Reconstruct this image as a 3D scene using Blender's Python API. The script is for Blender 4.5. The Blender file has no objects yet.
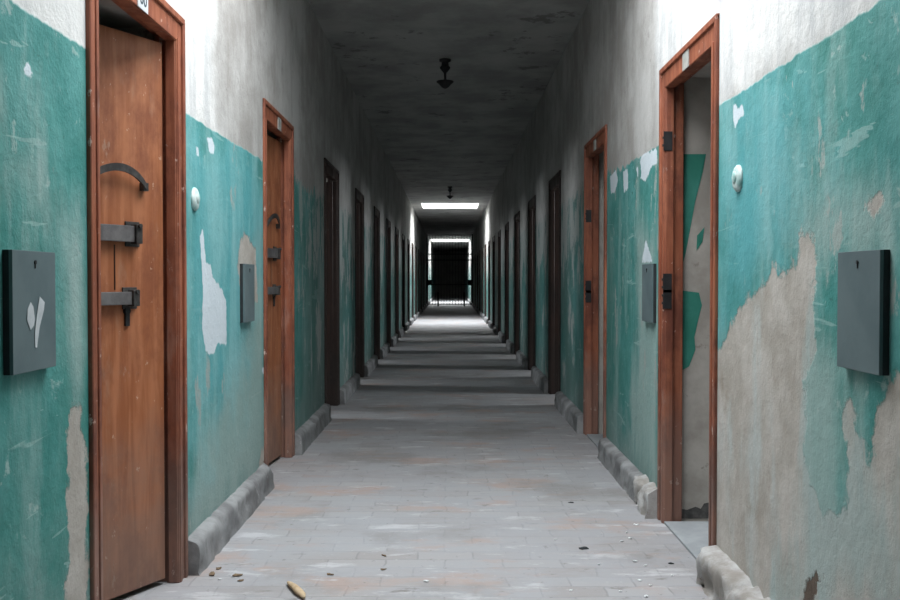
import bpy, bmesh, math, random
import numpy as np
from mathutils import Vector, Matrix
R = math.radians
rnd = random.Random(7)
scene = bpy.context.scene
COL = scene.collection

# ------------------------------------------------------------------ dimensions (metres; Y runs down the corridor)
XL, XR = -1.03, 1.01           # wall faces
H = 3.17                       # ceiling
PITCH = 2.54
NL = 17
L0, R0 = 3.185, 4.065          # centre of first door on each side
YB, YE = -2.6, 66.0            # corridor ends
TH = 0.45                      # wall thickness
HOLE_W, HOLE_H = 0.44, 2.105   # half width / height of a door hole
CELL_D = 2.5
CAM_Z = 1.15
F = 950.0
THETA = math.atan(20 / 950)
left_doors = [L0 + PITCH * k for k in range(NL)]
right_doors = [R0 + PITCH * k for k in range(NL)]
SKY = [(2.45, 4.75), (25.1, 26.9), (47.2, 50.0)]   # skylight openings in the ceiling
SKXS = [0.94, 0.76, 0.96]
SHAFTS = [0.55, 1.15, 0.5]
SHAFT = 1.3

# ------------------------------------------------------------------ helpers
class MB:
    def __init__(self): self.bm = bmesh.new()
    def box(self, x0, x1, y0, y1, z0, z1, bev=0.0, seg=2, M=None):
        t = bmesh.new()
        bmesh.ops.create_cube(t, size=1.0)
        for v in t.verts:
            v.co = Vector(((x0 + x1) / 2 + v.co.x * (x1 - x0), (y0 + y1) / 2 + v.co.y * (y1 - y0), (z0 + z1) / 2 + v.co.z * (z1 - z0)))
        if bev: bmesh.ops.bevel(t, geom=t.edges[:], offset=bev, segments=seg, profile=0.7, affect='EDGES')
        return self.add(t, M)
    def cyl(self, p0, p1, r0, r1=None, seg=16, M=None):
        p0, p1 = Vector(p0), Vector(p1)
        t = bmesh.new()
        bmesh.ops.create_cone(t, cap_ends=True, segments=seg, radius1=r0, radius2=r0 if r1 is None else r1, depth=(p1 - p0).length)
        q = Vector((0, 0, 1)).rotation_difference((p1 - p0).normalized()).to_matrix().to_4x4()
        t.transform(Matrix.Translation((p0 + p1) / 2) @ q)
        return self.add(t, M)
    def lathe(self, prof, seg=24, M=None):
        t = bmesh.new(); rings = []
        for r, z in prof:
            rings.append([t.verts.new((r * math.cos(2 * math.pi * k / seg), r * math.sin(2 * math.pi * k / seg), z)) for k in range(seg)])
        for a, b in zip(rings, rings[1:]):
            for k in range(seg):
                t.faces.new((a[k], a[(k + 1) % seg], b[(k + 1) % seg], b[k]))
        t.faces.new(rings[0][::-1]); t.faces.new(rings[-1])
        bmesh.ops.recalc_face_normals(t, faces=t.faces)
        return self.add(t, M)
    def quad(self, *pts):
        self.bm.faces.new([self.bm.verts.new(p) for p in pts])
    def tube(self, pts, rads, seg=8, flat=1.0):
        t = bmesh.new(); rings = []
        pts = [Vector(p) for p in pts]
        for i, p in enumerate(pts):
            d = (pts[min(i + 1, len(pts) - 1)] - pts[max(i - 1, 0)]).normalized()
            a = d.cross(Vector((0, 0, 1)))
            if a.length < 1e-3: a = d.cross(Vector((0, 1, 0)))
            a.normalize(); b = a.cross(d)
            rings.append([t.verts.new(p + a * rads[i] * math.cos(2 * math.pi * k / seg) + b * rads[i] * flat * math.sin(2 * math.pi * k / seg)) for k in range(seg)])
        for a, b in zip(rings, rings[1:]):
            for k in range(seg): t.faces.new((a[k], a[(k + 1) % seg], b[(k + 1) % seg], b[k]))
        t.faces.new(rings[0][::-1]); t.faces.new(rings[-1])
        bmesh.ops.recalc_face_normals(t, faces=t.faces)
        return self.add(t)
    def add(self, t, M=None):
        if M is not None: t.transform(M)
        me = bpy.data.meshes.new('tmp'); t.to_mesh(me); t.free()
        self.bm.from_mesh(me); bpy.data.meshes.remove(me)
        return self
    def build(self, name, mat, parent=None, smooth=False):
        me = bpy.data.meshes.new(name); self.bm.to_mesh(me); self.bm.free()
        if smooth:
            for p in me.polygons: p.use_smooth = True
        me.materials.append(mat)
        o = bpy.data.objects.new(name, me); COL.objects.link(o); o.parent = parent
        return o

def empty(name, loc=(0, 0, 0), rz=0.0, parent=None):
    o = bpy.data.objects.new(name, None); COL.objects.link(o)
    o.location = loc; o.rotation_euler = (0, 0, rz); o.parent = parent
    return o
def tag(o, label=None, cat=None, group=None, kind=None):
    for k, v in (('label', label), ('category', cat), ('group', group), ('kind', kind)):
        if v: o[k] = v
    return o
def copy_tree(o, parent=None):
    c = o.copy(); COL.objects.link(c); c.parent = parent
    for ch in list(o.children): copy_tree(ch, c)
    return c

# ------------------------------------------------------------------ node material helper
class NT:
    def __init__(self, name):
        self.m = bpy.data.materials.new(name); self.m.use_nodes = True
        self.t = self.m.node_tree; self.t.nodes.clear()
        self.out = self.t.nodes.new('ShaderNodeOutputMaterial')
        self.b = self.t.nodes.new('ShaderNodeBsdfPrincipled')
        self.t.links.new(self.b.outputs[0], self.out.inputs[0])
        tc = self.t.nodes.new('ShaderNodeTexCoord'); self.obj = tc.outputs['Object']
    def lk(self, a, b): self.t.links.new(a, b)
    def setin(self, sock, v):
        if hasattr(v, 'is_output'): self.lk(v, sock)
        else: sock.default_value = v
    def node(self, ty, **kw):
        n = self.t.nodes.new(ty)
        for k, v in kw.items(): setattr(n, k, v)
        return n
    def math(self, op, a, b=0.0, clamp=False):
        n = self.node('ShaderNodeMath', operation=op, use_clamp=clamp)
        self.setin(n.inputs[0], a); self.setin(n.inputs[1], b); return n.outputs[0]
    def add(self, a, b): return self.math('ADD', a, b)
    def mul(self, a, b): return self.math('MULTIPLY', a, b)
    def smooth(self, v, lo, hi, a=0.0, b=1.0):
        n = self.node('ShaderNodeMapRange', interpolation_type='SMOOTHSTEP')
        self.setin(n.inputs[0], v); n.inputs[1].default_value = lo; n.inputs[2].default_value = hi
        n.inputs[3].default_value = a; n.inputs[4].default_value = b
        return n.outputs[0]
    def scaled(self, sx, sy, sz, vec=None):
        n = self.node('ShaderNodeMapping'); self.lk(vec or self.obj, n.inputs[0]); n.inputs['Scale'].default_value = (sx, sy, sz); return n.outputs[0]
    def noise(self, scale, detail=6, rough=0.6, vec=None, dist=0.0):
        n = self.node('ShaderNodeTexNoise'); self.lk(vec or self.obj, n.inputs['Vector'])
        n.inputs['Scale'].default_value = scale; n.inputs['Detail'].default_value = detail; n.inputs['Roughness'].default_value = rough; n.inputs['Distortion'].default_value = dist
        return n.outputs[0]
    def mix(self, f, a, b):
        n = self.node('ShaderNodeMix', data_type='RGBA')
        self.setin(n.inputs[0], f)
        for s, v in ((n.inputs[6], a), (n.inputs[7], b)):
            if isinstance(v, tuple): v = (*v, 1.0) if len(v) == 3 else v
            self.setin(s, v)
        return n.outputs[2]
    def attr(self, name): return self.node('ShaderNodeAttribute', attribute_name=name).outputs['Fac']
    def sep(self):
        n = self.node('ShaderNodeSeparateXYZ'); self.lk(self.obj, n.inputs[0]); return n.outputs
    def bump(self, h, strength=0.3, dist=0.01):
        n = self.node('ShaderNodeBump'); self.lk(h, n.inputs['Height']); n.inputs['Strength'].default_value = strength; n.inputs['Distance'].default_value = dist
        self.lk(n.outputs[0], self.b.inputs['Normal'])
    def done(self, col, rough=0.8, spec=0.3, metal=0.0):
        if isinstance(col, tuple): col = (*col, 1.0)
        self.setin(self.b.inputs['Base Color'], col); self.setin(self.b.inputs['Roughness'], rough)
        self.b.inputs['Specular IOR Level'].default_value = spec; self.b.inputs['Metallic'].default_value = metal
        return self.m

TEAL = (0.050, 0.228, 0.214)
def wall_material(name, near):
    N = NT(name)
    x, y, z = N.sep()
    n_big = N.noise(0.9, 5, 0.6)
    n_mid = N.noise(4.5, 7, 0.65)
    n_fine = N.noise(24, 6, 0.7)
    drip = N.noise(5.0, 7, 0.65, N.scaled(1, 1, 0.22))
    # upper plaster
    ps = N.smooth(N.add(N.add(N.mul(n_big, 0.35), N.mul(drip, 0.25)), N.mul(N.noise(3.3, 9, 0.72), 0.4)), 0.41, 0.59)
    plaster = N.mix(ps, (0.31, 0.298, 0.282), (0.47, 0.465, 0.455))
    plaster = N.mix(N.smooth(N.add(n_fine, N.mul(N.add(n_mid, -0.5), 0.5)), 0.62, 0.72, 0, 0.6), plaster, (0.24, 0.23, 0.22))
    if near:
        w = N.smooth(N.add(N.attr('wash'), N.mul(N.add(n_mid, -0.5), 0.34)), -0.07, 0.10)
        wc = N.mix(N.smooth(n_fine, 0.62, 0.75), (0.66, 0.66, 0.65), (0.48, 0.49, 0.48))
        wc = N.mix(N.smooth(drip, 0.44, 0.64, 0, 0.75), wc, (0.44, 0.455, 0.465))
        plaster = N.mix(w, plaster, wc)
    # teal dado paint
    t = N.mix(N.smooth(n_mid, 0.35, 0.68), TEAL, (0.112, 0.335, 0.322))
    t = N.mix(N.smooth(n_big, 0.35, 0.65, 0, 0.6), t, (0.042, 0.205, 0.170))
    t = N.mix(N.smooth(drip, 0.50, 0.66, 0, 0.50), t, (0.26, 0.42, 0.40))
    t = N.mix(N.smooth(N.noise(2.1, 7, 0.68, N.scaled(1, 1, 0.55)), 0.53, 0.66, 0, 0.55), t, (0.25, 0.37, 0.345))
    t = N.mix(N.smooth(N.noise(11, 8, 0.72, None, 0.6), 0.595, 0.67, 0, 0.6), t, (0.40, 0.50, 0.48))
    t = N.mix(N.smooth(N.noise(34, 4, 0.7, N.scaled(0.5, 0.5, 1.0)), 0.655, 0.70, 0, 0.6), t, (0.035, 0.13, 0.115))
    t = N.mix(N.smooth(N.noise(5, 3, 0.6, N.scaled(1, 0.35, 3.2), 1.2), 0.655, 0.675, 0, 0.45), t, (0.36, 0.52, 0.50))
    # worn strip near the floor
    low = N.smooth(N.add(N.mul(z, -1.0), N.mul(n_mid, 0.9)), -0.10, 0.38, 0, 0.6)
    t = N.mix(low, t, (0.24, 0.29, 0.275))
    if near:
        pale = N.smooth(N.add(N.attr('pale'), N.mul(N.add(drip, -0.5), 0.6)), -0.12, 0.16, 0, 0.75)
        t = N.mix(pale, t, (0.32, 0.42, 0.40))
        sky = N.smooth(N.add(N.attr('blue'), N.mul(N.add(n_mid, -0.5), 0.9)), -0.35, 0.30, 0, 0.85)
        t = N.mix(sky, t, N.mix(N.smooth(drip, 0.36, 0.66), (0.095, 0.345, 0.375), (0.20, 0.45, 0.47)))
    # generic flaking, denser further along; the corridor's shade is painted into the teal
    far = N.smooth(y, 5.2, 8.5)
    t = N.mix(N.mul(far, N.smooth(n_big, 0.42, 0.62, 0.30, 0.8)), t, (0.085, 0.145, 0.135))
    topz = N.smooth(N.add(z, N.mul(n_mid, 0.5)), 1.2, 1.95)
    fl = N.add(N.noise(4.2, 9, 0.72, N.scaled(1, 1, 0.4)), N.mul(far, N.add(0.055, N.mul(topz, 0.11))))
    t = N.mix(N.smooth(fl, 0.612, 0.632, 0, 0.8), t, N.mix(far, (0.34, 0.38, 0.36), (0.42, 0.43, 0.42)))
    # ragged top edge of the paint
    amp = N.smooth(y, 4.9, 6.8, 0.035, 0.60)
    edge = N.add(N.add(z, N.mul(amp, N.add(N.noise(9, 8, 0.7, N.scaled(1, 1, 0.45)), -0.52))), N.mul(N.add(n_big, -0.5), 0.03))
    dado = N.smooth(edge, 1.797, 1.806, 1, 0)
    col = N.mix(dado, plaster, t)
    if near:
        bare = N.smooth(N.add(N.attr('bare'), N.mul(N.add(N.noise(10, 9, 0.7), -0.5), 0.20)), -0.012, 0.012)
        bc = N.mix(N.smooth(n_mid, 0.36, 0.66), (0.37, 0.338, 0.30), (0.49, 0.46, 0.425))
        bc = N.mix(N.smooth(drip, 0.52, 0.70, 0, 0.8), bc, (0.46, 0.50, 0.49))
        bc = N.mix(N.smooth(N.noise(3.0, 6, 0.6), 0.60, 0.70, 0, 0.55), bc, (0.27, 0.225, 0.18))
        bc = N.mix(N.smooth(N.add(N.attr('pale2'), N.mul(N.add(drip, -0.5), 0.8)), -0.1, 0.16, 0, 0.75), bc, (0.33, 0.42, 0.41))
        col = N.mix(bare, col, bc)
        wf = N.smooth(N.add(N.attr('white'), N.mul(N.add(n_fine, -0.5), 0.05)), -0.004, 0.004)
        col = N.mix(wf, col, (0.60, 0.67, 0.72))
        pit = N.smooth(N.add(N.attr('pit'), N.mul(N.add(n_fine, -0.5), 0.06)), -0.006, 0.006)
        col = N.mix(pit, col, N.mix(n_fine, (0.05, 0.035, 0.025), (0.16, 0.115, 0.085)))
    h = N.add(N.mul(n_mid, 0.8), N.mul(n_fine, 0.35))
    h = N.add(h, N.mul(dado, 0.10))
    if near: h = N.add(N.add(h, N.mul(bare, -0.25)), N.mul(pit, -0.8))
    N.bump(h, 0.55, 0.02)
    return N.done(col, N.mix(dado, (0.9, 0.9, 0.9), (0.62, 0.62, 0.62)), 0.25)

def plain(name, c0, c1, scale=6, rough=0.8, spec=0.3, metal=0.0, bump=0.2, stretch=None, speck=None):
    N = NT(name)
    v = N.scaled(*stretch) if stretch else None
    n = N.noise(scale, 7, 0.65, v); f = N.noise(scale * 5, 5, 0.7, v)
    col = N.mix(N.smooth(n, 0.35, 0.65), c0, c1)
    if speck: col = N.mix(N.smooth(N.noise(scale * 3.2, 6, 0.7), 0.64, 0.70, 0, 0.8), col, speck)
    N.bump(N.add(N.mul(n, 0.6), N.mul(f, 0.4)), bump, 0.006)
    return N.done(col, rough, spec, metal)

def floor_material():
    N = NT('worn_brick_paving')
    wob = N.node('ShaderNodeTexNoise'); N.lk(N.obj, wob.inputs['Vector']); wob.inputs['Scale'].default_value = 5.0; wob.inputs['Detail'].default_value = 4
    vm = N.node('ShaderNodeVectorMath', operation='SCALE'); N.lk(wob.outputs['Color'], vm.inputs[0]); vm.inputs['Scale'].default_value = 0.045
    va = N.node('ShaderNodeVectorMath', operation='ADD'); N.lk(N.obj, va.inputs[0]); N.lk(vm.outputs[0], va.inputs[1])
    br = N.node('ShaderNodeTexBrick'); N.lk(va.outputs[0], br.inputs['Vector'])
    br.inputs['Scale'].default_value = 1.0; br.inputs['Brick Width'].default_value = 0.24; br.inputs['Row Height'].default_value = 0.115
    br.inputs['Mortar Size'].default_value = 0.007; br.inputs['Mortar Smooth'].default_value = 1.0; br.inputs['Bias'].default_value = 0.0
    br.inputs['Color1'].default_value = (0.285, 0.262, 0.252, 1); br.inputs['Color2'].default_value = (0.355, 0.348, 0.352, 1); br.inputs['Mortar'].default_value = (0.225, 0.215, 0.212, 1)
    big = N.noise(1.1, 6, 0.62); mid = N.noise(5, 8, 0.7, N.scaled(0.35, 1, 1)); fine = N.noise(38, 5, 0.7)
    c = N.mix(N.smooth(mid, 0.34, 0.60, 0.25, 0.9), br.outputs[0], (0.325, 0.330, 0.350))
    c = N.mix(N.smooth(N.noise(2.6, 6, 0.65, N.scaled(0.6, 1, 1)), 0.52, 0.66, 0, 0.8), c, (0.375, 0.288, 0.255))
    c = N.mix(N.smooth(N.noise(6.5, 7, 0.68, N.scaled(0.4, 1.1, 1)), 0.56, 0.66, 0, 0.85), c, (0.47, 0.47, 0.49))
    c = N.mix(N.smooth(big, 0.50, 0.68, 0, 0.6), c, (0.20, 0.19, 0.18))
    c = N.mix(N.smooth(N.noise(9, 7, 0.7, N.scaled(0.45, 1, 1)), 0.60, 0.70, 0, 0.75), c, (0.155, 0.145, 0.135))
    c = N.mix(N.smooth(fine, 0.58, 0.72, 0, 0.45), c, (0.46, 0.46, 0.46))
    c = N.mix(N.smooth(N.noise(21, 7, 0.7), 0.62, 0.68, 0, 0.55), c, (0.13, 0.12, 0.11))
    N.bump(N.add(N.mul(br.outputs['Fac'], -0.25), N.add(N.mul(mid, 0.6), N.mul(fine, 0.3))), 0.5, 0.008)
    return N.done(c, 0.72, 0.3)

def wood_material(name, c0, c1, dark, dust=(0.42, 0.37, 0.33), grey=(0.20, 0.165, 0.145)):
    N = NT(name)
    g = N.noise(3.0, 8, 0.6, N.scaled(9, 9, 0.7), 0.5)
    b = N.noise(3.4, 8, 0.7, N.scaled(1, 1, 0.6))
    c = N.mix(N.smooth(g, 0.36, 0.66), c0, c1)
    c = N.mix(N.smooth(b, 0.44, 0.66, 0, 0.85), c, dark)
    c = N.mix(N.smooth(N.noise(6, 8, 0.72, N.scaled(1, 1, 0.3)), 0.54, 0.70, 0, 0.4), c, dust)
    sc = N.noise(13, 7, 0.75, N.scaled(1, 1, 0.4))
    c = N.mix(N.smooth(sc, 0.63, 0.66, 0, 0.55), c, dust)
    c = N.mix(N.smooth(N.noise(26, 5, 0.7, N.scaled(1, 1, 0.7)), 0.645, 0.675, 0, 0.75), c, tuple(min(1, 1.5 * q) for q in dust))
    x, y, z = N.sep()
    low = N.smooth(N.add(N.mul(z, -1), N.mul(N.noise(4, 7, 0.7), 1.1)), -0.25, 0.40, 0, 0.5)
    c = N.mix(low, c, grey)
    N.bump(N.add(N.mul(g, 0.5), N.mul(sc, 0.4)), 0.3, 0.004)
    return N.done(c, N.smooth(b, 0.3, 0.7, 0.42, 0.68), 0.4)

def emit(name, col, s):
    m = bpy.data.materials.new(name); m.use_nodes = True; t = m.node_tree; t.nodes.clear()
    o = t.nodes.new('ShaderNodeOutputMaterial'); e = t.nodes.new('ShaderNodeEmission')
    e.inputs[0].default_value = (*col, 1); e.inputs[1].default_value = s; t.links.new(e.outputs[0], o.inputs[0]); return m

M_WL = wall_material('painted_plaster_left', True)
def ceiling_material():
    N = NT('sooty_ceiling_plaster')
    a = N.noise(1.6, 7, 0.65); f = N.noise(8, 7, 0.7)
    c = N.mix(N.smooth(a, 0.35, 0.65), (0.30, 0.295, 0.285), (0.44, 0.435, 0.42))
    fl = N.noise(2.4, 9, 0.74)
    fm = N.smooth(fl, 0.60, 0.63)
    c = N.mix(N.mul(fm, 0.6), c, (0.13, 0.125, 0.115))
    N.bump(N.add(N.add(N.mul(a, 0.6), N.mul(f, 0.4)), N.mul(fm, -0.2)), 0.5, 0.012)
    return N.done(c, 0.95, 0.1)
M_CEIL = ceiling_material()
M_REV = plain('bare_reveal_plaster', (0.34, 0.315, 0.285), (0.48, 0.455, 0.42), 3.5, 0.95, 0.1, bump=0.7, speck=(0.27, 0.25, 0.225))
M_CELL = plain('dusty_cell_plaster', (0.26, 0.255, 0.24), (0.36, 0.35, 0.33), 2.0, 0.95, 0.1)
M_FLOOR = floor_material()
M_PLINTH = plain('cement_plinth', (0.17, 0.17, 0.175), (0.30, 0.305, 0.31), 5, 0.9, 0.2, bump=0.9, speck=(0.46, 0.45, 0.44))
M_CHALK = plain('crumbling_lime', (0.27, 0.25, 0.23), (0.45, 0.45, 0.45), 7, 0.95, 0.1, bump=1.0, speck=(0.19, 0.14, 0.11))
M_SILL = plain('smooth_cement_sill', (0.27, 0.29, 0.305), (0.35, 0.37, 0.39), 4, 0.8, 0.25)
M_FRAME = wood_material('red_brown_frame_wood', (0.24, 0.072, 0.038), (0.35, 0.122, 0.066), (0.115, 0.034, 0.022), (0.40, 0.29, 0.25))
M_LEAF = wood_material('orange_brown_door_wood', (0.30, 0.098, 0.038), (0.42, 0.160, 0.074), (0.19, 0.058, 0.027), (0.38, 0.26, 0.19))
M_LEAFD = wood_material('shade_dark_door_wood', (0.030, 0.013, 0.009), (0.050, 0.021, 0.013), (0.018, 0.009, 0.007), (0.045, 0.037, 0.033), (0.03, 0.026, 0.024))  # door wood with the dimness of the deeper corridor put into its colour
M_FRAMED = wood_material('shade_dark_frame_wood', (0.026, 0.012, 0.009), (0.044, 0.019, 0.013), (0.016, 0.009, 0.007), (0.045, 0.037, 0.033), (0.03, 0.026, 0.024))  # shaded copy of the frame wood, for doorways past the second
M_IRON = plain('old_dark_iron', (0.045, 0.042, 0.042), (0.10, 0.095, 0.092), 14, 0.5, 0.5, 0.6, bump=0.4, speck=(0.19, 0.16, 0.14))
M_STEEL = plain('worn_grey_iron', (0.13, 0.12, 0.125), (0.21, 0.20, 0.20), 12, 0.5, 0.5, 0.5, bump=0.3)
M_BLACK = plain('black_metal', (0.010, 0.010, 0.011), (0.022, 0.022, 0.024), 10, 0.6, 0.4)
M_PANEL = plain('grey_blue_painted_sheet', (0.092, 0.130, 0.142), (0.120, 0.162, 0.172), 3.5, 0.55, 0.4, bump=0.05, speck=None)
M_EDGE = plain('dark_panel_edge', (0.020, 0.024, 0.026), (0.030, 0.034, 0.038), 8, 0.7, 0.3)
M_DAMP = plain('damp_dark_plaster', (0.055, 0.055, 0.055), (0.16, 0.155, 0.15), 9, 0.9, 0.2)
M_SMEAR = plain('pale_smear', (0.42, 0.45, 0.47), (0.52, 0.55, 0.57), 18, 0.8, 0.2, bump=0.05)
M_ENAMEL = plain('white_enamel', (0.62, 0.66, 0.70), (0.74, 0.77, 0.79), 20, 0.35, 0.5, bump=0.05)
M_ENAMELD = plain('yellowed_enamel', (0.34, 0.34, 0.32), (0.46, 0.46, 0.43), 20, 0.45, 0.5, bump=0.05)
M_INK = plain('dark_ink', (0.03, 0.06, 0.08), (0.05, 0.08, 0.10), 10, 0.6, 0.3, bump=0.0)
M_KNOB = plain('teal_white_knob', (0.30, 0.50, 0.48), (0.62, 0.70, 0.69), 16, 0.5, 0.4)
M_TEALREV = plain('teal_reveal_paint', (0.030, 0.20, 0.15), (0.055, 0.26, 0.21), 4, 0.65, 0.3)
M_LEAFDRY = plain('dry_brown_leaf', (0.14, 0.10, 0.07), (0.24, 0.18, 0.12), 30, 0.9, 0.1)
M_TWIG = plain('pale_dry_wood', (0.42, 0.31, 0.19), (0.56, 0.44, 0.30), 30, 0.85, 0.15, bump=0.5)
M_CHIP = plain('white_paint_chip', (0.66, 0.68, 0.70), (0.80, 0.82, 0.83), 30, 0.8, 0.2)
M_RED = plain('red_brick_crumb', (0.22, 0.05, 0.04), (0.30, 0.08, 0.06), 30, 0.9, 0.1)
M_SKYPANE = emit('daylight_through_roof_glass', (0.95, 0.98, 1.0), 11.0)
M_SKYMID = emit('daylight_through_middle_roof_glass', (0.95, 0.98, 1.0), 48.0)
M_SKYFAR = emit('daylight_through_far_roof_glass', (0.95, 0.98, 1.0), 27.0)
M_CELLPANE = emit('daylight_through_cell_window', (0.92, 0.97, 1.0), 32.0)

# ------------------------------------------------------------------ wall surfaces (world coordinates, paint masks from plan positions)
def to_wall(px, py, X):
    dx = (px - 450) / F; v = (300 - py) / F
    Y = math.cos(THETA) + v * math.sin(THETA); Z = -math.sin(THETA) + v * math.cos(THETA)
    s = X / dx
    return (s * Y, CAM_Z + s * Z)

def sdf(P, poly):
    """signed distance (positive inside) of points P (n,2) to a polygon."""
    poly = np.array(poly); n = len(poly)
    d2 = np.full(len(P), 1e9); inside = np.zeros(len(P), bool)
    for i in range(n):
        a, b = poly[i], poly[(i + 1) % n]
        ab = b - a; t = np.clip(((P - a) @ ab) / max(ab @ ab, 1e-12), 0, 1)
        q = P - (a + t[:, None] * ab); d2 = np.minimum(d2, (q * q).sum(1))
        c = (a[1] > P[:, 1]) != (b[1] > P[:, 1])
        with np.errstate(divide='ignore', invalid='ignore'):
            xi = (b[0] - a[0]) * (P[:, 1] - a[1]) / (b[1] - a[1]) + a[0]
        inside ^= c & (P[:, 0] < xi)
    d = np.sqrt(d2)
    return np.where(inside, d, -d)

# outlines of bare, pale and flaked areas, as seen on each wall
PATCH_L = {
    'bare': [[(70, 402), (79, 410), (83, 440), (88, 470), (88, 620), (66, 620), (67, 540), (70, 470), (66, 430)],
             [(238, 250), (243, 236), (249, 238), (255, 252), (257, 268), (257, 300), (243, 296), (238, 275)],
             [(262, 450), (268, 440), (270, 476), (258, 480)]],
    'white': [[(24, 62), (30, 61), (33, 70), (28, 80), (24, 71)],
              [(207, 137), (212, 138), (215, 146), (213, 156), (209, 150)],
              [(195, 148), (199, 149), (199, 157), (196, 155)],
              [(200, 232), (203, 230), (206, 262), (211, 266), (213, 278), (222, 290), (226, 300), (227, 345), (217, 343), (214, 354), (206, 352), (202, 330), (203, 290)],
              [(262, 366), (266, 367), (266, 374), (262, 373)],
              ],
    'pale': [[(0, 75), (10, 90), (14, 115), (8, 135), (-20, 140), (-20, 75)],
             [(10, 150), (40, 165), (45, 200), (20, 180), (5, 175)],
             [(210, 415), (245, 300), (262, 300), (268, 470), (190, 540), (190, 500)],
             [(228, 230), (262, 225), (264, 345), (232, 350)],
             [(45, 200), (80, 205), (86, 300), (75, 400), (60, 330)],
             [(318, 255), (326, 255), (326, 400), (314, 400)]],
    'pale2': [],
    'pit': [[(263, 462), (267, 458), (268, 468), (264, 470)]],
    'wash': [[(-60, -400), (183, -400), (206, -60), (217, 0), (213, 60), (216, 110), (228, 150), (183, 130), (87, 80), (-60, 40)]],
    'blue': [[(184, 115), (258, 150), (264, 230), (240, 380), (186, 450)]],
}
PATCH_R = {
    'bare': [[(700, 360), (722, 348), (732, 320), (744, 300), (757, 290), (766, 280), (773, 268), (779, 274), (790, 270), (798, 250), (801, 234), (813, 230), (817, 262), (812, 300), (815, 330), (807, 380), (803, 430), (806, 470), (826, 520), (846, 500), (850, 470), (842, 430), (846, 395), (856, 405), (861, 440), (867, 464), (874, 446), (878, 415), (888, 392), (900, 372), (960, 372), (960, 900), (700, 900)],
             [(866, 205), (876, 196), (884, 200), (880, 212)]],
    'white': [[(733, 104), (737, 108), (743, 104), (744, 116), (738, 120), (734, 131), (733, 118)],
              [(639, 163), (643, 154), (650, 152), (657, 147), (657, 164), (651, 166), (649, 174), (645, 182), (640, 178), (642, 170)],
              [(610, 177), (616, 170), (618, 180), (615, 192), (611, 194)],
              [(623, 172), (628, 169), (628, 188), (624, 192)],
              [(636, 168), (638, 166), (638, 178)],
              [(646, 240), (650, 252), (652, 262), (641, 263)]],
    'pale': [[(636, 230), (657, 225), (658, 480), (636, 455), (630, 400), (636, 330)],
             [(722, 330), (722, 540), (728, 540), (730, 340)],
             [(795, 320), (850, 360), (846, 560), (800, 560)],
             [(735, 120), (745, 190), (742, 240), (735, 230)],
             [(780, 230), (840, 180), (880, 190), (900, 210), (890, 250), (830, 250), (800, 270)],
             [(562, 200), (574, 195), (575, 250), (562, 260)]],
    'pit': [[(803, 606), (806, 582), (814, 573), (826, 576), (818, 584), (813, 606)]],
    'pale2': [[(812, 330), (846, 380), (868, 470), (900, 470), (930, 620), (760, 620), (800, 540), (806, 470)]],
    'wash': [[(655, -300), (656, 60), (658, 150), (722, 110), (800, 60), (850, 30), (960, -30), (960, -400)]],
    'blue': [[(722, 100), (770, 70), (800, 150), (780, 260), (740, 290), (722, 320)]],
}

def breaks(lo, hi, step, must):
    a = sorted(set([round(m, 4) for m in must if lo <= m <= hi] + [lo, hi]))
    out = [a[0]]
    for p, q in zip(a, a[1:]):
        n = max(1, math.ceil((q - p) / step - 1e-6))
        out += [p + (q - p) * k / n for k in range(1, n + 1)]
    return out

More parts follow.
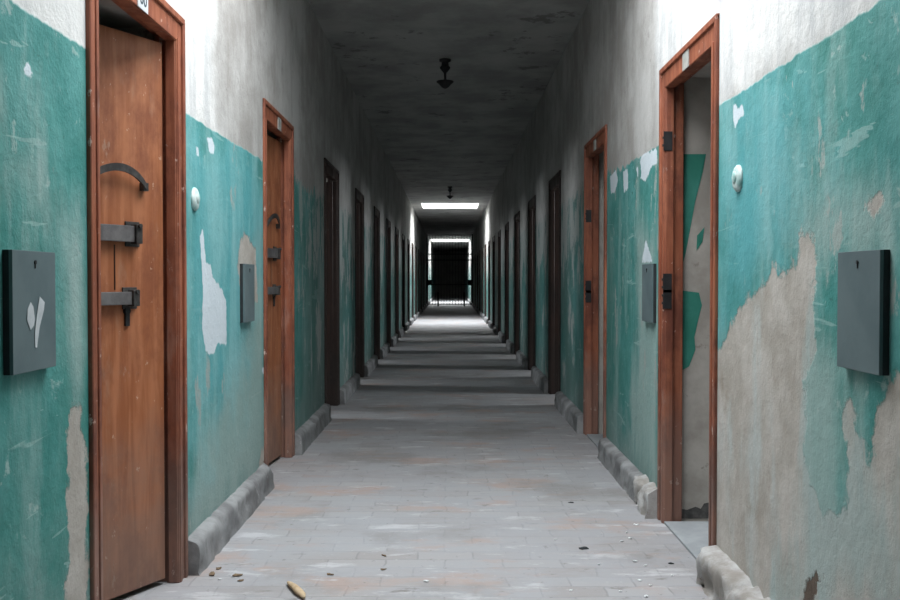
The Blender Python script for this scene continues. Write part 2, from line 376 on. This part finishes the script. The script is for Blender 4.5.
def corridor_wall(name, X, doors, patches, mat):
    s = 1 if X > 0 else -1
    Xo = X + s * TH
    edges = [c + d for c in doors for d in (-HOLE_W, HOLE_W)]
    ys = breaks(YB, 1.6, 0.5, edges)[:-1] + breaks(1.6, 9.4, 0.025, edges)[:-1] + breaks(9.4, YE, 0.6, edges)
    zs = breaks(0.0, H, 0.03, [HOLE_H])
    ny, nz = len(ys), len(zs)
    V = [(X, y, z) for y in ys for z in zs]
    def hole(y, z): return z < HOLE_H and any(abs(y - c) < HOLE_W for c in doors)
    Fc = []
    for i in range(ny - 1):
        for j in range(nz - 1):
            if hole((ys[i] + ys[i + 1]) / 2, (zs[j] + zs[j + 1]) / 2): continue
            a, b, c, d = i * nz + j, (i + 1) * nz + j, (i + 1) * nz + j + 1, i * nz + j + 1
            Fc.append((a, d, c, b) if s > 0 else (a, b, c, d))
    n0 = len(V); f0 = len(Fc)
    def q(*pts):
        k = len(V); V.extend(pts); Fc.append(tuple(range(k, k + 4)))
    for c in doors:                                             # plastered reveals through the wall
        for d in (-HOLE_W, HOLE_W):
            q((X, c + d, 0), (Xo, c + d, 0), (Xo, c + d, HOLE_H), (X, c + d, HOLE_H))
        q((X, c - HOLE_W, HOLE_H), (Xo, c - HOLE_W, HOLE_H), (Xo, c + HOLE_W, HOLE_H), (X, c + HOLE_W, HOLE_H))
    f1 = len(Fc)
    yy = [YB] + edges + [YE]                                    # cell side of the wall
    yy.sort()
    for k in range(0, len(yy), 2):
        q((Xo, yy[k], 0), (Xo, yy[k + 1], 0), (Xo, yy[k + 1], H), (Xo, yy[k], H))
    for c in doors:
        q((Xo, c - HOLE_W, HOLE_H), (Xo, c + HOLE_W, HOLE_H), (Xo, c + HOLE_W, H), (Xo, c - HOLE_W, H))
    me = bpy.data.meshes.new(name); me.from_pydata(V, [], Fc); me.update()
    me.materials.append(mat); me.materials.append(M_REV)
    for f in range(f0, f1): me.polygons[f].material_index = 1
    A = np.array(V); P = A[:, 1:3]
    for key, polys in patches.items():
        best = np.full(len(V), -0.5)
        for poly in polys:
            best = np.maximum(best, sdf(P, [to_wall(px, py, X) for px, py in poly]))
        best[n0:] = -0.5
        at = me.attributes.new(key, 'FLOAT', 'POINT')
        at.data.foreach_set('value', np.clip(best, -0.5, 0.5).astype(np.float32))
    o = bpy.data.objects.new(name, me); COL.objects.link(o); o['kind'] = 'structure'
    return o
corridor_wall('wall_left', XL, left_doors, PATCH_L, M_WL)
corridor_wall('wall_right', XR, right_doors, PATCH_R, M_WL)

def struct(mb, name, mat, smooth=False):
    o = mb.build(name, mat, None, smooth); o['kind'] = 'structure'; return o
XO_L, XO_R = XL - TH - CELL_D, XR + TH + CELL_D
b = MB(); b.box(XO_L - 0.2, XO_R + 0.2, YB - 0.2, YE + 0.2, -0.15, 0.0); struct(b, 'floor', M_FLOOR)
b = MB(); b.box(XL - TH, XR + TH, YB - 0.15, YB, 0, H); struct(b, 'wall_near', M_CELL)
b = MB(); b.box(XL - TH, XR + TH, YE, YE + 0.15, 0, H); struct(b, 'wall_far', M_CELL)
# ceiling with skylight wells
b = MB(); y = YB
for (a, c), SKX in zip(SKY + [(YE, YE)], SKXS + [0]):
    b.box(XL - TH, XR + TH, y, a, H, H + SHAFT)
    if c > a:
        b.box(XL - TH, -SKX, a, c, H, H + SHAFT); b.box(SKX, XR + TH, a, c, H, H + SHAFT)
    y = c
struct(b, 'ceiling', M_CEIL)
for i, ((a, c), SKX) in enumerate(zip(SKY, SKXS)):
    w = empty('window_%d' % (i + 1), (0, (a + c) / 2, H + SHAFTS[i])); w['kind'] = 'structure'
    tag(w, ['large roof window above the two nearest doorways', 'bright roof window far down the corridor ceiling', 'last bright roof window beyond the barred gate'][i], 'skylight')
    hl = (c - a) / 2
    p = MB(); p.quad((-SKX, -hl, .03), (-SKX, hl, .03), (SKX, hl, .03), (SKX, -hl, .03)); p.build('pane', (M_SKYPANE, M_SKYMID, M_SKYFAR)[i], w)
    g = MB()
    for k in range(-1, 2): g.box(-0.012 + k * 0.5, 0.012 + k * 0.5, -hl, hl, -0.02, 0.02)
    g.build('glazing_bar', M_BLACK, w)
# cells behind the doors
for side, X, doors in (('left', XL, left_doors), ('right', XR, right_doors)):
    s = 1 if X > 0 else -1
    Xi, Xb = X + s * TH, X + s * (TH + CELL_D)
    lo, hi = min(Xi, Xb), max(Xi, Xb)
    b = MB(); b.box(min(Xb, Xb + s * .15), max(Xb, Xb + s * .15), YB, YE, 0, 2.95); struct(b, 'wall_%s_cell_back' % side, M_CELL)
    b = MB(); b.box(lo, hi, YB, YE, 2.8, 2.95); struct(b, 'ceiling_%s_cells' % side, M_CELL)
    for k in range(NL + 1):
        yp = doors[0] + PITCH * (k - 0.5)
        b = MB(); b.box(lo + .002, hi - .002, yp - 0.14, yp + 0.14, 0, 2.8); struct(b, 'wall_%s_partition' % side, M_CELL)
nwin = len(SKY)
for side, X, doors in (('left', XL, left_doors), ('right', XR, right_doors)):
    s = 1 if X > 0 else -1
    Xb = X + s * (TH + CELL_D)
    for k, c in enumerate(doors):
        if k < 2 or k > 6: continue
        nwin += 1
        w = empty('window_%d' % nwin, (Xb - s * 0.03, c, 1.95)); w['kind'] = 'structure'
        p = MB(); p.quad((0, -.36, -.36), (0, .36, -.36), (0, .36, .36), (0, -.36, .36)); p.build('pane', M_CELLPANE, w)
        g = MB()
        for q0, q1 in ((-.42, -.36), (.36, .42)):
            g.box(-.03, .03, q0, q1, -.42, .42); g.box(-.03, .03, -.36, .36, q0, q1)
        g.build('window_frame', M_FRAMED, w)

# ------------------------------------------------------------------ door frames (setting), local +X points into the corridor
def frame_parts(root, mat, plate_mat, text, strikes):
    m = MB()
    ow, iw, top = 0.485, 0.397, 2.150
    for s in (-1, 1):
        a, c = sorted((s * iw, s * ow))
        m.box(-0.02, 0.004, a, c, 0, top, 0.003)
        e0, e1 = sorted((s * (ow - 0.028), s * ow))
        m.box(-0.01, 0.014, e0, e1, 0, top, 0.007, 3)
        e0, e1 = sorted((s * (iw + 0.006), s * (iw + 0.026)))
        m.box(-0.01, 0.009, e0, e1, 0, top - 0.09, 0.005, 3)
        a, c = sorted((s * 0.394, s * 0.439)); m.box(-0.040, 0.001, a, c, 0, top - 0.045, 0.009, 3)
        a, c = sorted((s * 0.405, s * 0.439)); m.box(-0.046, -0.030, a, c, 0, top - 0.05)
        a, c = sorted((s * (iw + .014), s * 0.439)); m.box(-0.088, -0.045, a, c, 0, top - 0.05, 0.006, 3)
    m.box(-0.02, 0.0045, -ow + .002, ow - .002, top - 0.10, top, 0.004)
    m.box(-0.01, 0.0145, -ow, ow, top - 0.028, top, 0.008, 3)
    m.box(-0.040, 0.001, -0.394, 0.394, top - 0.103, top - 0.045, 0.003)
    m.box(-0.088, -0.045, -iw - .02, iw + .02, top - 0.078, top - 0.05, 0.003)
    m.build('frame', mat, root)
    if plate_mat:
        p = MB(); p.box(0.0042, 0.0085, -0.052, 0.052, top - 0.102, top - 0.026, 0.002); pl = p.build('number_plate', plate_mat, root); pl['label'] = 'small white enamel number plate'
        if text:
            cu = bpy.data.curves.new('number', 'FONT'); cu.body = text; cu.size = 0.072; cu.extrude = 0.0006; cu.align_x = 'CENTER'; cu.align_y = 'CENTER'
            cu.materials.append(M_INK)
            t = bpy.data.objects.new('number', cu); COL.objects.link(t); t.parent = pl
            t.location = (0.0092, 0, top - 0.064); t.rotation_euler = (R(90), 0, R(90))
    for z in strikes:
        k = MB(); k.box(-0.03, 0.010, -iw - .001, -iw + .006, z - .045, z + .045, 0.001)
        k.box(0.0, 0.008, -iw - .024, -iw + .003, z - .034, z + .034, 0.002)
        k.cyl((0.006, -iw - .012, z + .018), (0.012, -iw - .012, z + .018), 0.006); k.cyl((0.006, -iw - .012, z - .018), (0.012, -iw - .012, z - .018), 0.006)
        k.build('strike_plate', M_BLACK, root)
ORD = 'first second third fourth fifth sixth seventh eighth ninth tenth eleventh twelfth thirteenth fourteenth fifteenth sixteenth seventeenth'.split()
nd = 0
for side, X, doors in (('left', XL, left_doors), ('right', XR, right_doors)):
    for k, c in enumerate(doors):
        nd += 1
        r = empty('door_%d' % nd, (X, c, 0), 0 if side == 'left' else math.pi); r['kind'] = 'structure'
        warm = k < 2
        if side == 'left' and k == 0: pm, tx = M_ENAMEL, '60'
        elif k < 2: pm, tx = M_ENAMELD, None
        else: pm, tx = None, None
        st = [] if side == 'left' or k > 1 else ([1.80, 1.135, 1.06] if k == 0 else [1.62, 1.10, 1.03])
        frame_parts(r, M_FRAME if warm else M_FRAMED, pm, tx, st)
        tag(r, '%s wooden door frame, %s along the %s corridor wall' % ('red-brown' if warm else 'dark', ORD[k], side), 'door frame')
        if k < 2 and side == 'right':
            t = MB(); t.box(-TH, 0.0, -0.395, 0.395, 0.0, 0.012, 0.003); t.build('threshold', M_SILL, r)

# ------------------------------------------------------------------ door leaves: origin at hinge, leaf runs along -Y, face towards +X
LW, LH = 0.785, 2.035
def make_leaf(name, mat):
    root = empty(name)
    p = MB(); p.box(-0.046, 0, -LW, -0.004, 0.022, LH, 0.004)
    p.build('panel', mat, root)
    d = MB()
    d.box(0.0, 0.0025, -0.245, -0.241, 1.115, 1.275); d.build('plank_seam', M_LEAFD, root)
    # arched pull handle: flat bar bent in an arc standing off on two feet
    a = MB(); n = 18; cy, w, rise = -0.245, 0.135, 0.055
    ring = []
    t = bmesh.new()
    for i in range(n + 1):
        u = -1 + 2 * i / n
        y = cy - u * w; z = 1.478 + rise * (1 - u * u) ** 0.9; x = 0.016 + 0.012 * (1 - u * u)
        ring.append([t.verts.new((x, y, z)), t.verts.new((x + .008, y, z)), t.verts.new((x + .008, y + 0.003 * u, z + .027)), t.verts.new((x, y + .003 * u, z + .027))])
    for q, s_ in zip(ring, ring[1:]):
        for j in range(4): t.faces.new((q[j], q[(j + 1) % 4], s_[(j + 1) % 4], s_[j]))
    t.faces.new(ring[0][::-1]); t.faces.new(ring[-1]); bmesh.ops.recalc_face_normals(t, faces=t.faces); a.add(t)
    for s in (-1, 1): a.box(0, 0.022, cy + s * w - .012, cy + s * w + .012, 1.474, 1.504, .002)
    h = a.build('arched_handle', M_IRON, root); h['label'] = 'dark iron arched pull handle'
    for (z, hh, keeper_y) in ((1.315, 0.058, -0.150), (1.085, 0.046, -0.165)):
        bo = MB(); bo.box(0.010, 0.026, -0.72, keeper_y - 0.004, z - hh / 2, z + hh / 2, .003)
        bolt = bo.build('bolt', M_STEEL, root); bolt['label'] = 'flat iron sliding bolt bar'
        ke = MB(); ke.box(0, 0.006, keeper_y - .045, keeper_y + .022, z - hh / 2 - .016, z + hh / 2 + .016, .002)
        ke.box(0.004, 0.036, keeper_y - .022, keeper_y + .008, z - hh / 2 - .006, z + hh / 2 + .006, .004)
        ke.cyl((0.03, keeper_y - .008, z + hh / 2), (0.044, keeper_y - .008, z + hh / 2), .008)
        ke.build('keeper', M_IRON, bolt)
        ke = MB(); ke.box(0, 0.007, -0.50, -0.455, z - hh / 2 - .014, z + hh / 2 + .014, .002); ke.box(0.004, 0.034, -0.492, -0.463, z - hh / 2 - .006, z + hh / 2 + .006, .003)
        ke.build('guide', M_IRON, bolt)
    lk = MB(); lk.cyl((0, -0.19, 1.040), (0.010, -0.19, 1.040), .015, .013, 14); lk.box(0, 0.009, -0.200, -0.180, 0.985, 1.036, .003)
    lk.build('keyhole_plate', M_BLACK, root)
    return root
leaf = make_leaf('cell_door', M_LEAF); warm_set = leaf
LEAF_LABELS = ['large orange-brown wooden cell door standing ajar in the nearest left doorway',
               'orange-brown cell door with black bolts in the second left doorway, behind the small grey panel',
               'shade-darkened brown cell door folded into the third left doorway',
               'shade-darkened door leaf in the fourth doorway along the left wall',
               'shade-darkened door leaf in the fifth doorway along the left wall',
               'shade-darkened door leaf in the sixth doorway along the left wall']
ANG = [27, 5, 66, 74, 78, 80]
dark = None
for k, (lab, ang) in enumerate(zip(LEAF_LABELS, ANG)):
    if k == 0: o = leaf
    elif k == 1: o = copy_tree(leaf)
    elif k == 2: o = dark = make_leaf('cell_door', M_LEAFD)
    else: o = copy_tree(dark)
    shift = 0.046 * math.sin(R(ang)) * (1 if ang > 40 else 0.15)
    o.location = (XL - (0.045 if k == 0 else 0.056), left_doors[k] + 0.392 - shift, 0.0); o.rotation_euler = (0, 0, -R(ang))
    tag(o, lab, 'door', 'wooden cell doors', 'thing')

# chalk streak and chips on the near leaf are in its material; teal dab on the first right reveal
r1 = bpy.data.objects['door_%d' % (NL + 1)]
def dab(pts, name, mat, parent, thick=0.0015):
    m = MB(); t = bmesh.new()
    f = t.faces.new([t.verts.new(p) for p in pts]); e = bmesh.ops.extrude_face_region(t, geom=[f])
    bmesh.ops.translate(t, verts=[v for v in e['geom'] if isinstance(v, bmesh.types.BMVert)], vec=(0, thick, 0))
    bmesh.ops.recalc_face_normals(t, faces=t.faces); m.add(t); return m.build(name, mat, parent)
# far reveal of right door 1 lies at local y=-0.44 (facing the camera is local +y)
yf = -HOLE_W
def rev(l): return [(-x, yf, z) for x, z in l]
dab(rev([(.090, 1.745), (.20, 1.745), (.185, 1.66), (.150, 1.52), (.125, 1.38), (.105, 1.27), (.090, 1.22)]), 'teal_paint', M_TEALREV, r1)
dab(rev([(.090, 1.10), (.17, 1.09), (.185, 1.03), (.165, .95), (.15, .88), (.155, .82), (.125, .74), (.090, .72)]), 'teal_paint', M_TEALREV, r1)
dab(rev([(.160, 1.36), (.195, 1.40), (.185, 1.33), (.158, 1.29)]), 'teal_paint', M_TEALREV, r1)
dab(rev([(.090, 0.014), (.27, 0.014), (.28, .05), (.27, .085), (.25, .10), (.235, .075), (.22, .09), (.20, .085), (.185, .06), (.16, .07), (.12, .055), (.090, .06)]), 'damp_stain', M_DAMP, r1)

# ------------------------------------------------------------------ plinths along the wall foot
from mathutils import noise as mn
PROF = [(0, 1.08), (.25, 1.05), (.55, 1.02), (.80, .97), (.93, .90), (1.0, .80), (1.02, .62), (1.03, .45), (1.05, .28), (1.08, .12), (1.12, 0.0)]
def plinth(name, X, y0, y1, mat, h=0.13, d=0.052, seed=0, rough=0.006):
    s = 1 if X > 0 else -1
    step = 0.012 if y0 < 6 else 0.05
    ny = max(2, int((y1 - y0) / step)); n = len(PROF); V = []; Fc = []
    for i in range(ny + 1):
        y = y0 + (y1 - y0) * i / ny
        for j, (u, v) in enumerate(PROF):
            p = Vector((u * d * 1.0 + X, y, v * h))
            w = mn.noise(p * 7 + Vector((seed, 0, 0))) * 1.0 + mn.noise(p * 19) * .7 + mn.noise(p * 48) * .45
            c = max(0.0, mn.noise(p * 11 + Vector((0, seed * 3.1, 0))) - .22) * 6 * rough      # broken-out bits of the edge
            k = 1.0 if 2 < j < n - 1 else .5
            V.append((X - s * (max(0.008, u * d + w * rough * k - c * k) if j else 0.0), y, max(0.0, v * h + (w * rough * .8 * k - c * k if j < n - 1 else 0))))
    for i in range(ny):
        for j in range(n - 1):
            a = i * n + j; Fc.append((a, a + n, a + n + 1, a + 1))
    for i in (0, ny):
        k = len(V); V.append((X, V[i * n][1], 0.0)); Fc.append(tuple([i * n + j for j in range(n)] + [k]))
    me = bpy.data.meshes.new(name); me.from_pydata(V, [], Fc); me.update(); me.materials.append(mat)
    bm = bmesh.new(); bm.from_mesh(me); bmesh.ops.recalc_face_normals(bm, faces=bm.faces); bm.to_mesh(me); bm.free()
    for p in me.polygons: p.use_smooth = len(p.vertices) == 4
    o = bpy.data.objects.new(name, me); COL.objects.link(o); o['kind'] = 'structure'; return o
for side, X, doors in (('left', XL, left_doors), ('right', XR, right_doors)):
    ed = [YB] + [c + d for c in doors for d in (-0.487, 0.487)] + [YE]
    for k in range(0, len(ed), 2):
        y0, y1 = ed[k], ed[k + 1]
        if side == 'right' and k == 0:
            plinth('baseboard_right', X, y0, y1, M_CHALK, .135, .070, 5, 0.017)
        elif side == 'right' and k == 2:
            plinth('baseboard_right', X, y0 + .34, y1, M_PLINTH, .125, .052, 8, .005)
            plinth('baseboard_right', X, y0, y0 + .34, M_CHALK, .135, .062, 9, .018)
        else:
            plinth('baseboard_%s' % side, X, y0, y1, M_PLINTH, .130, .052, k + 11, .006)

# ------------------------------------------------------------------ grey panels on the walls
def panel_box(loc, rz, label, smear=False):
    r = empty('wall_mounted_box', loc, rz)
    m = MB(); m.box(0.0, 0.015, -.119, .119, -.145, .145, .001); m.build('panel_back', M_EDGE, r)
    m = MB(); m.box(0.015, 0.0235, -.119, .119, -.145, .145, .0015); m.build('cover', M_PANEL, r)
    m = MB(); m.cyl((0.023, 0, .118), (0.0265, 0, .118), .005, seg=14); m.box(0.023, .0255, -.002, .002, .103, .116, .0005); m.build('keyhole', M_BLACK, r)
    if smear:
        for pts in ([(-.045, .005), (-.028, .022), (-.014, .010), (-.006, -.02), (-.012, -.035), (-.03, -.045), (-.048, -.02)],
                    [(.022, .035), (.050, .020), (.046, .002), (.020, -.040), (.004, -.090), (-.006, -.088), (-.006, -.05), (.006, -.01)]):
            t = bmesh.new(); f = t.faces.new([t.verts.new((.0242, y, z)) for y, z in pts]); e = bmesh.ops.extrude_face_region(t, geom=[f])
            bmesh.ops.translate(t, verts=[v for v in e['geom'] if isinstance(v, bmesh.types.BMVert)], vec=(.0008, 0, 0)); bmesh.ops.recalc_face_normals(t, faces=t.faces)
            q = MB(); q.add(t); o = q.build('paint_smear', M_SMEAR, r); o['label'] = 'pale heart-like paint smear'
    tag(r, label, 'metal box', 'grey metal boxes on the walls', 'thing')
    return r
panel_box((XL, 2.305, 1.075), 0, 'flat grey metal panel with pale heart-shaped smear on the left teal wall', True)
panel_box((XL, 4.775, 1.085), 0, 'small plain grey panel on the left wall just before the second doorway')
panel_box((XR, 2.300, 1.075), math.pi, 'large plain blue-grey panel on the peeling right wall, nearest the viewer')
panel_box((XR, 4.765, 1.085), math.pi, 'small grey panel on the right wall between its two red-framed doorways')

# ------------------------------------------------------------------ round knobs on the walls
def knob(loc, rz, label):
    r = empty('wall_mounted_button', loc, rz)
    Mx = Matrix.Rotation(R(90), 4, 'Y')
    m = MB(); m.lathe([(.048, 0), (.047, .006), (.041, .012), (.028, .016)], 28, Mx); m.build('backplate', M_KNOB, r, True)
    m = MB(); m.lathe([(.024, .013), (.022, .018), (.014, .021), (.006, .022)], 24, Mx @ Matrix.Translation((-0.004, 0, 0))); m.build('button', M_KNOB, r, True)
    tag(r, label, 'wall button', 'painted round wall buttons', 'thing')
knob((XL, 3.83, 1.475), 0, 'round pale-painted bell button on the bright teal left wall')
knob((XR, 3.33, 1.505), math.pi, 'round pale-painted bell button on the right wall beside the open doorway')

# ------------------------------------------------------------------ ceiling lamp holders
def lamp(y, x, label):
    r = empty('ceiling_lamp', (x, y, H))
    m = MB(); m.lathe([(.012, -.125), (.045, -.085), (.048, -.07), (.035, -.06), (.030, -.025), (.052, -.018), (.055, 0)], 24)
    m.build('ceiling_rose', M_BLACK, r, True)
    m = MB(); m.cyl((0, 0, -.12), (0.002, 0, -.20), .011); m.build('stem', M_BLACK, r)
    m = MB(); m.lathe([(.012, -.265), (.035, -.250), (.055, -.225), (.080, -.205), (.076, -.198), (.03, -.192), (.012, -.185)], 28); m.build('lamp_shade', M_BLACK, r, True)
    tag(r, label, 'ceiling lamp', 'black ceiling lamps', 'thing')
lamp(8.75, -0.045, 'black lamp holder hanging from the dark ceiling, the nearer and larger one')
lamp(20.6, 0.0, 'small black lamp hanging from the peeling ceiling before the far skylight')

# ------------------------------------------------------------------ barred gate far down the corridor
g = empty('barred_gate', (0, 41.5, 0))
m = MB()
for x in (XL + .03, XR - .03): m.box(x - .03, x + .03, -.03, .03, 0, H - .02)
for z in (0.10, 0.95, 2.02, 2.28, H - .06): m.box(XL + .03, XR - .03, -.02, .02, z - .02, z + .02)
m.build('gate_frame', M_BLACK, g)
for i in range(15):
    x = XL + .14 + (XR - XL - .28) * i / 14
    m = MB(); m.cyl((x, 0, .06), (x, 0, H - .06), .009, seg=8); m.build('bar', M_BLACK, g)
for x in (-.52, .62):
    m = MB(); m.box(x - .035, x + .035, -.04, .04, 0, 0.62); m.build('post', M_BLACK, g)
for x in (XL + .13, XR - .13):
    m = MB(); m.box(x - .11, x + .11, -.05, .05, .92, 1.16, .01); m.build('lock_case', M_BLACK, g)
tag(g, 'black barred gate across the corridor in front of the last bright skylight', 'gate', None, 'thing')

# ------------------------------------------------------------------ litter on the floor
def to_floor(px, py):
    dx = (px - 450) / F; v = (300 - py) / F
    Y = math.cos(THETA) + v * math.sin(THETA); Z = -math.sin(THETA) + v * math.cos(THETA)
    s = -CAM_Z / Z
    return (s * dx, s * Y)
x, y = to_floor(297, 592)
m = MB(); m.tube([(-.048, .085, .010), (-.034, .055, .013), (-.012, .015, .015), (.010, -.03, .014), (.030, -.065, .012), (.040, -.09, .010)], [.005, .011, .014, .016, .013, .006], 9, .7)
tw = m.build('wood_scrap', M_TWIG, None, True); tw.location = (x, y, 0)
tag(tw, 'pale curved scrap of wood lying at the bottom edge of the floor', 'scrap', None, 'thing')
def flake(name, r, mat, seed, curl=.3):
    rr = random.Random(seed); t = bmesh.new(); n = 9
    c = t.verts.new((0, 0, .0035 + r * curl * .15)); ring = []
    for k in range(n):
        a = 2 * math.pi * k / n; q = r * (.55 + .6 * rr.random())
        ring.append(t.verts.new((q * math.cos(a), q * .62 * math.sin(a), .003 + curl * r * rr.random() * .8)))
    for k in range(n): t.faces.new((c, ring[k], ring[(k + 1) % n]))
    e = bmesh.ops.extrude_face_region(t, geom=t.faces[:])
    bmesh.ops.translate(t, verts=[v for v in e['geom'] if isinstance(v, bmesh.types.BMVert)], vec=(0, 0, -.0028))
    bmesh.ops.recalc_face_normals(t, faces=t.faces)
    m = MB(); m.add(t); return m.build(name, mat)
LEAVES = [(212, 575, .022), (219, 569, .017), (238, 576, .022), (241, 581, .014), (330, 575, .016), (384, 556, .013), (383, 570, .014)]
for i, (px, py, r) in enumerate(LEAVES):
    o = flake('dry_leaf', r, M_LEAFDRY, i); x, y = to_floor(px, py); o.location = (x, y, 0); o.rotation_euler = (0, 0, rnd.random() * 6)
    tag(o, 'shrivelled brown leaf bit on the floor toward the left plinth' if i < 4 else 'tiny brown leaf bit on the open middle of the floor', 'leaf', 'dry leaves by the left plinth' if i < 4 else 'leaf bits mid floor', 'thing')
BITS = [(571, 503, .014), (584, 549, .024), (671, 564, .014)]
for i, (px, py, r) in enumerate(BITS):
    o = flake('dark_scrap', r, M_EDGE, 40 + i); x, y = to_floor(px, py); o.location = (x, y, 0); o.rotation_euler = (0, 0, .2)
    tag(o, ['small round dark crumb on the floor, farthest of the dark scraps', 'long thin dark scrap on the right half of the floor', 'dark scrap on the floor close to the right doorway'][i], 'scrap', 'dark scraps on the floor', 'thing')
x, y = to_floor(708, 575); o = flake('brick_crumb', .026, M_RED, 77, 1.2); o.location = (x, y, 0)
tag(o, 'dark red brick crumb against the crumbling right plinth', 'crumb', None, 'thing')
CHIPS = [(630, 539, .010), (622, 542, .010), (635, 562, .010), (645, 566, .009), (599, 565, .007), (640, 581, .009), (650, 586, .009), (710, 565, .016), (646, 597, .012), (571, 591, .009), (426, 582, .013), (220, 580, .009), (620, 592, .008), (636, 525, .012), (555, 540, .007), (672, 576, .008), (627, 533, .008)]
for i, (px, py, r) in enumerate(CHIPS):
    o = flake('paint_chip', r, M_CHIP, 90 + i, .5); x, y = to_floor(px, py); o.location = (x, y, 0); o.rotation_euler = (0, 0, rnd.random() * 6)
    tag(o, 'tiny white paint chip lying on the grey floor', 'paint chip', 'white paint chips on the floor', 'thing')

# ------------------------------------------------------------------ labels of the setting
for nm, lab, cat in (('wall_left', 'left corridor wall, peeling teal paint below dirty white plaster', 'wall'),
                     ('wall_right', 'right corridor wall, peeling teal paint with large bare plaster patch', 'wall'),
                     ('floor', 'dusty worn grey brick corridor floor', 'floor'),
                     ('ceiling', 'sooty grey plaster corridor ceiling', 'ceiling'),
                     ('wall_far', 'dark wall closing the far end of the corridor', 'wall')):
    tag(bpy.data.objects[nm], lab, cat)

# ------------------------------------------------------------------ world, camera, view
w = bpy.data.worlds.new('World'); scene.world = w; w.use_nodes = True
w.node_tree.nodes['Background'].inputs[0].default_value = (0.5, 0.55, 0.6, 1); w.node_tree.nodes['Background'].inputs[1].default_value = 0.02
cam = bpy.data.cameras.new('camera'); cam.sensor_width = 36; cam.lens = 38.0; cam.clip_start = 0.05; cam.clip_end = 300
co = bpy.data.objects.new('camera', cam); COL.objects.link(co)
co.location = (0, 0, CAM_Z); co.rotation_euler = (R(90) - THETA, 0, 0)
scene.camera = co
vs = scene.view_settings; vs.view_transform = 'Standard'; vs.look = 'None'; vs.gamma = 1; vs.use_curve_mapping = False; vs.exposure = 0.42
scene.cycles.max_bounces = 10; scene.cycles.diffuse_bounces = 6
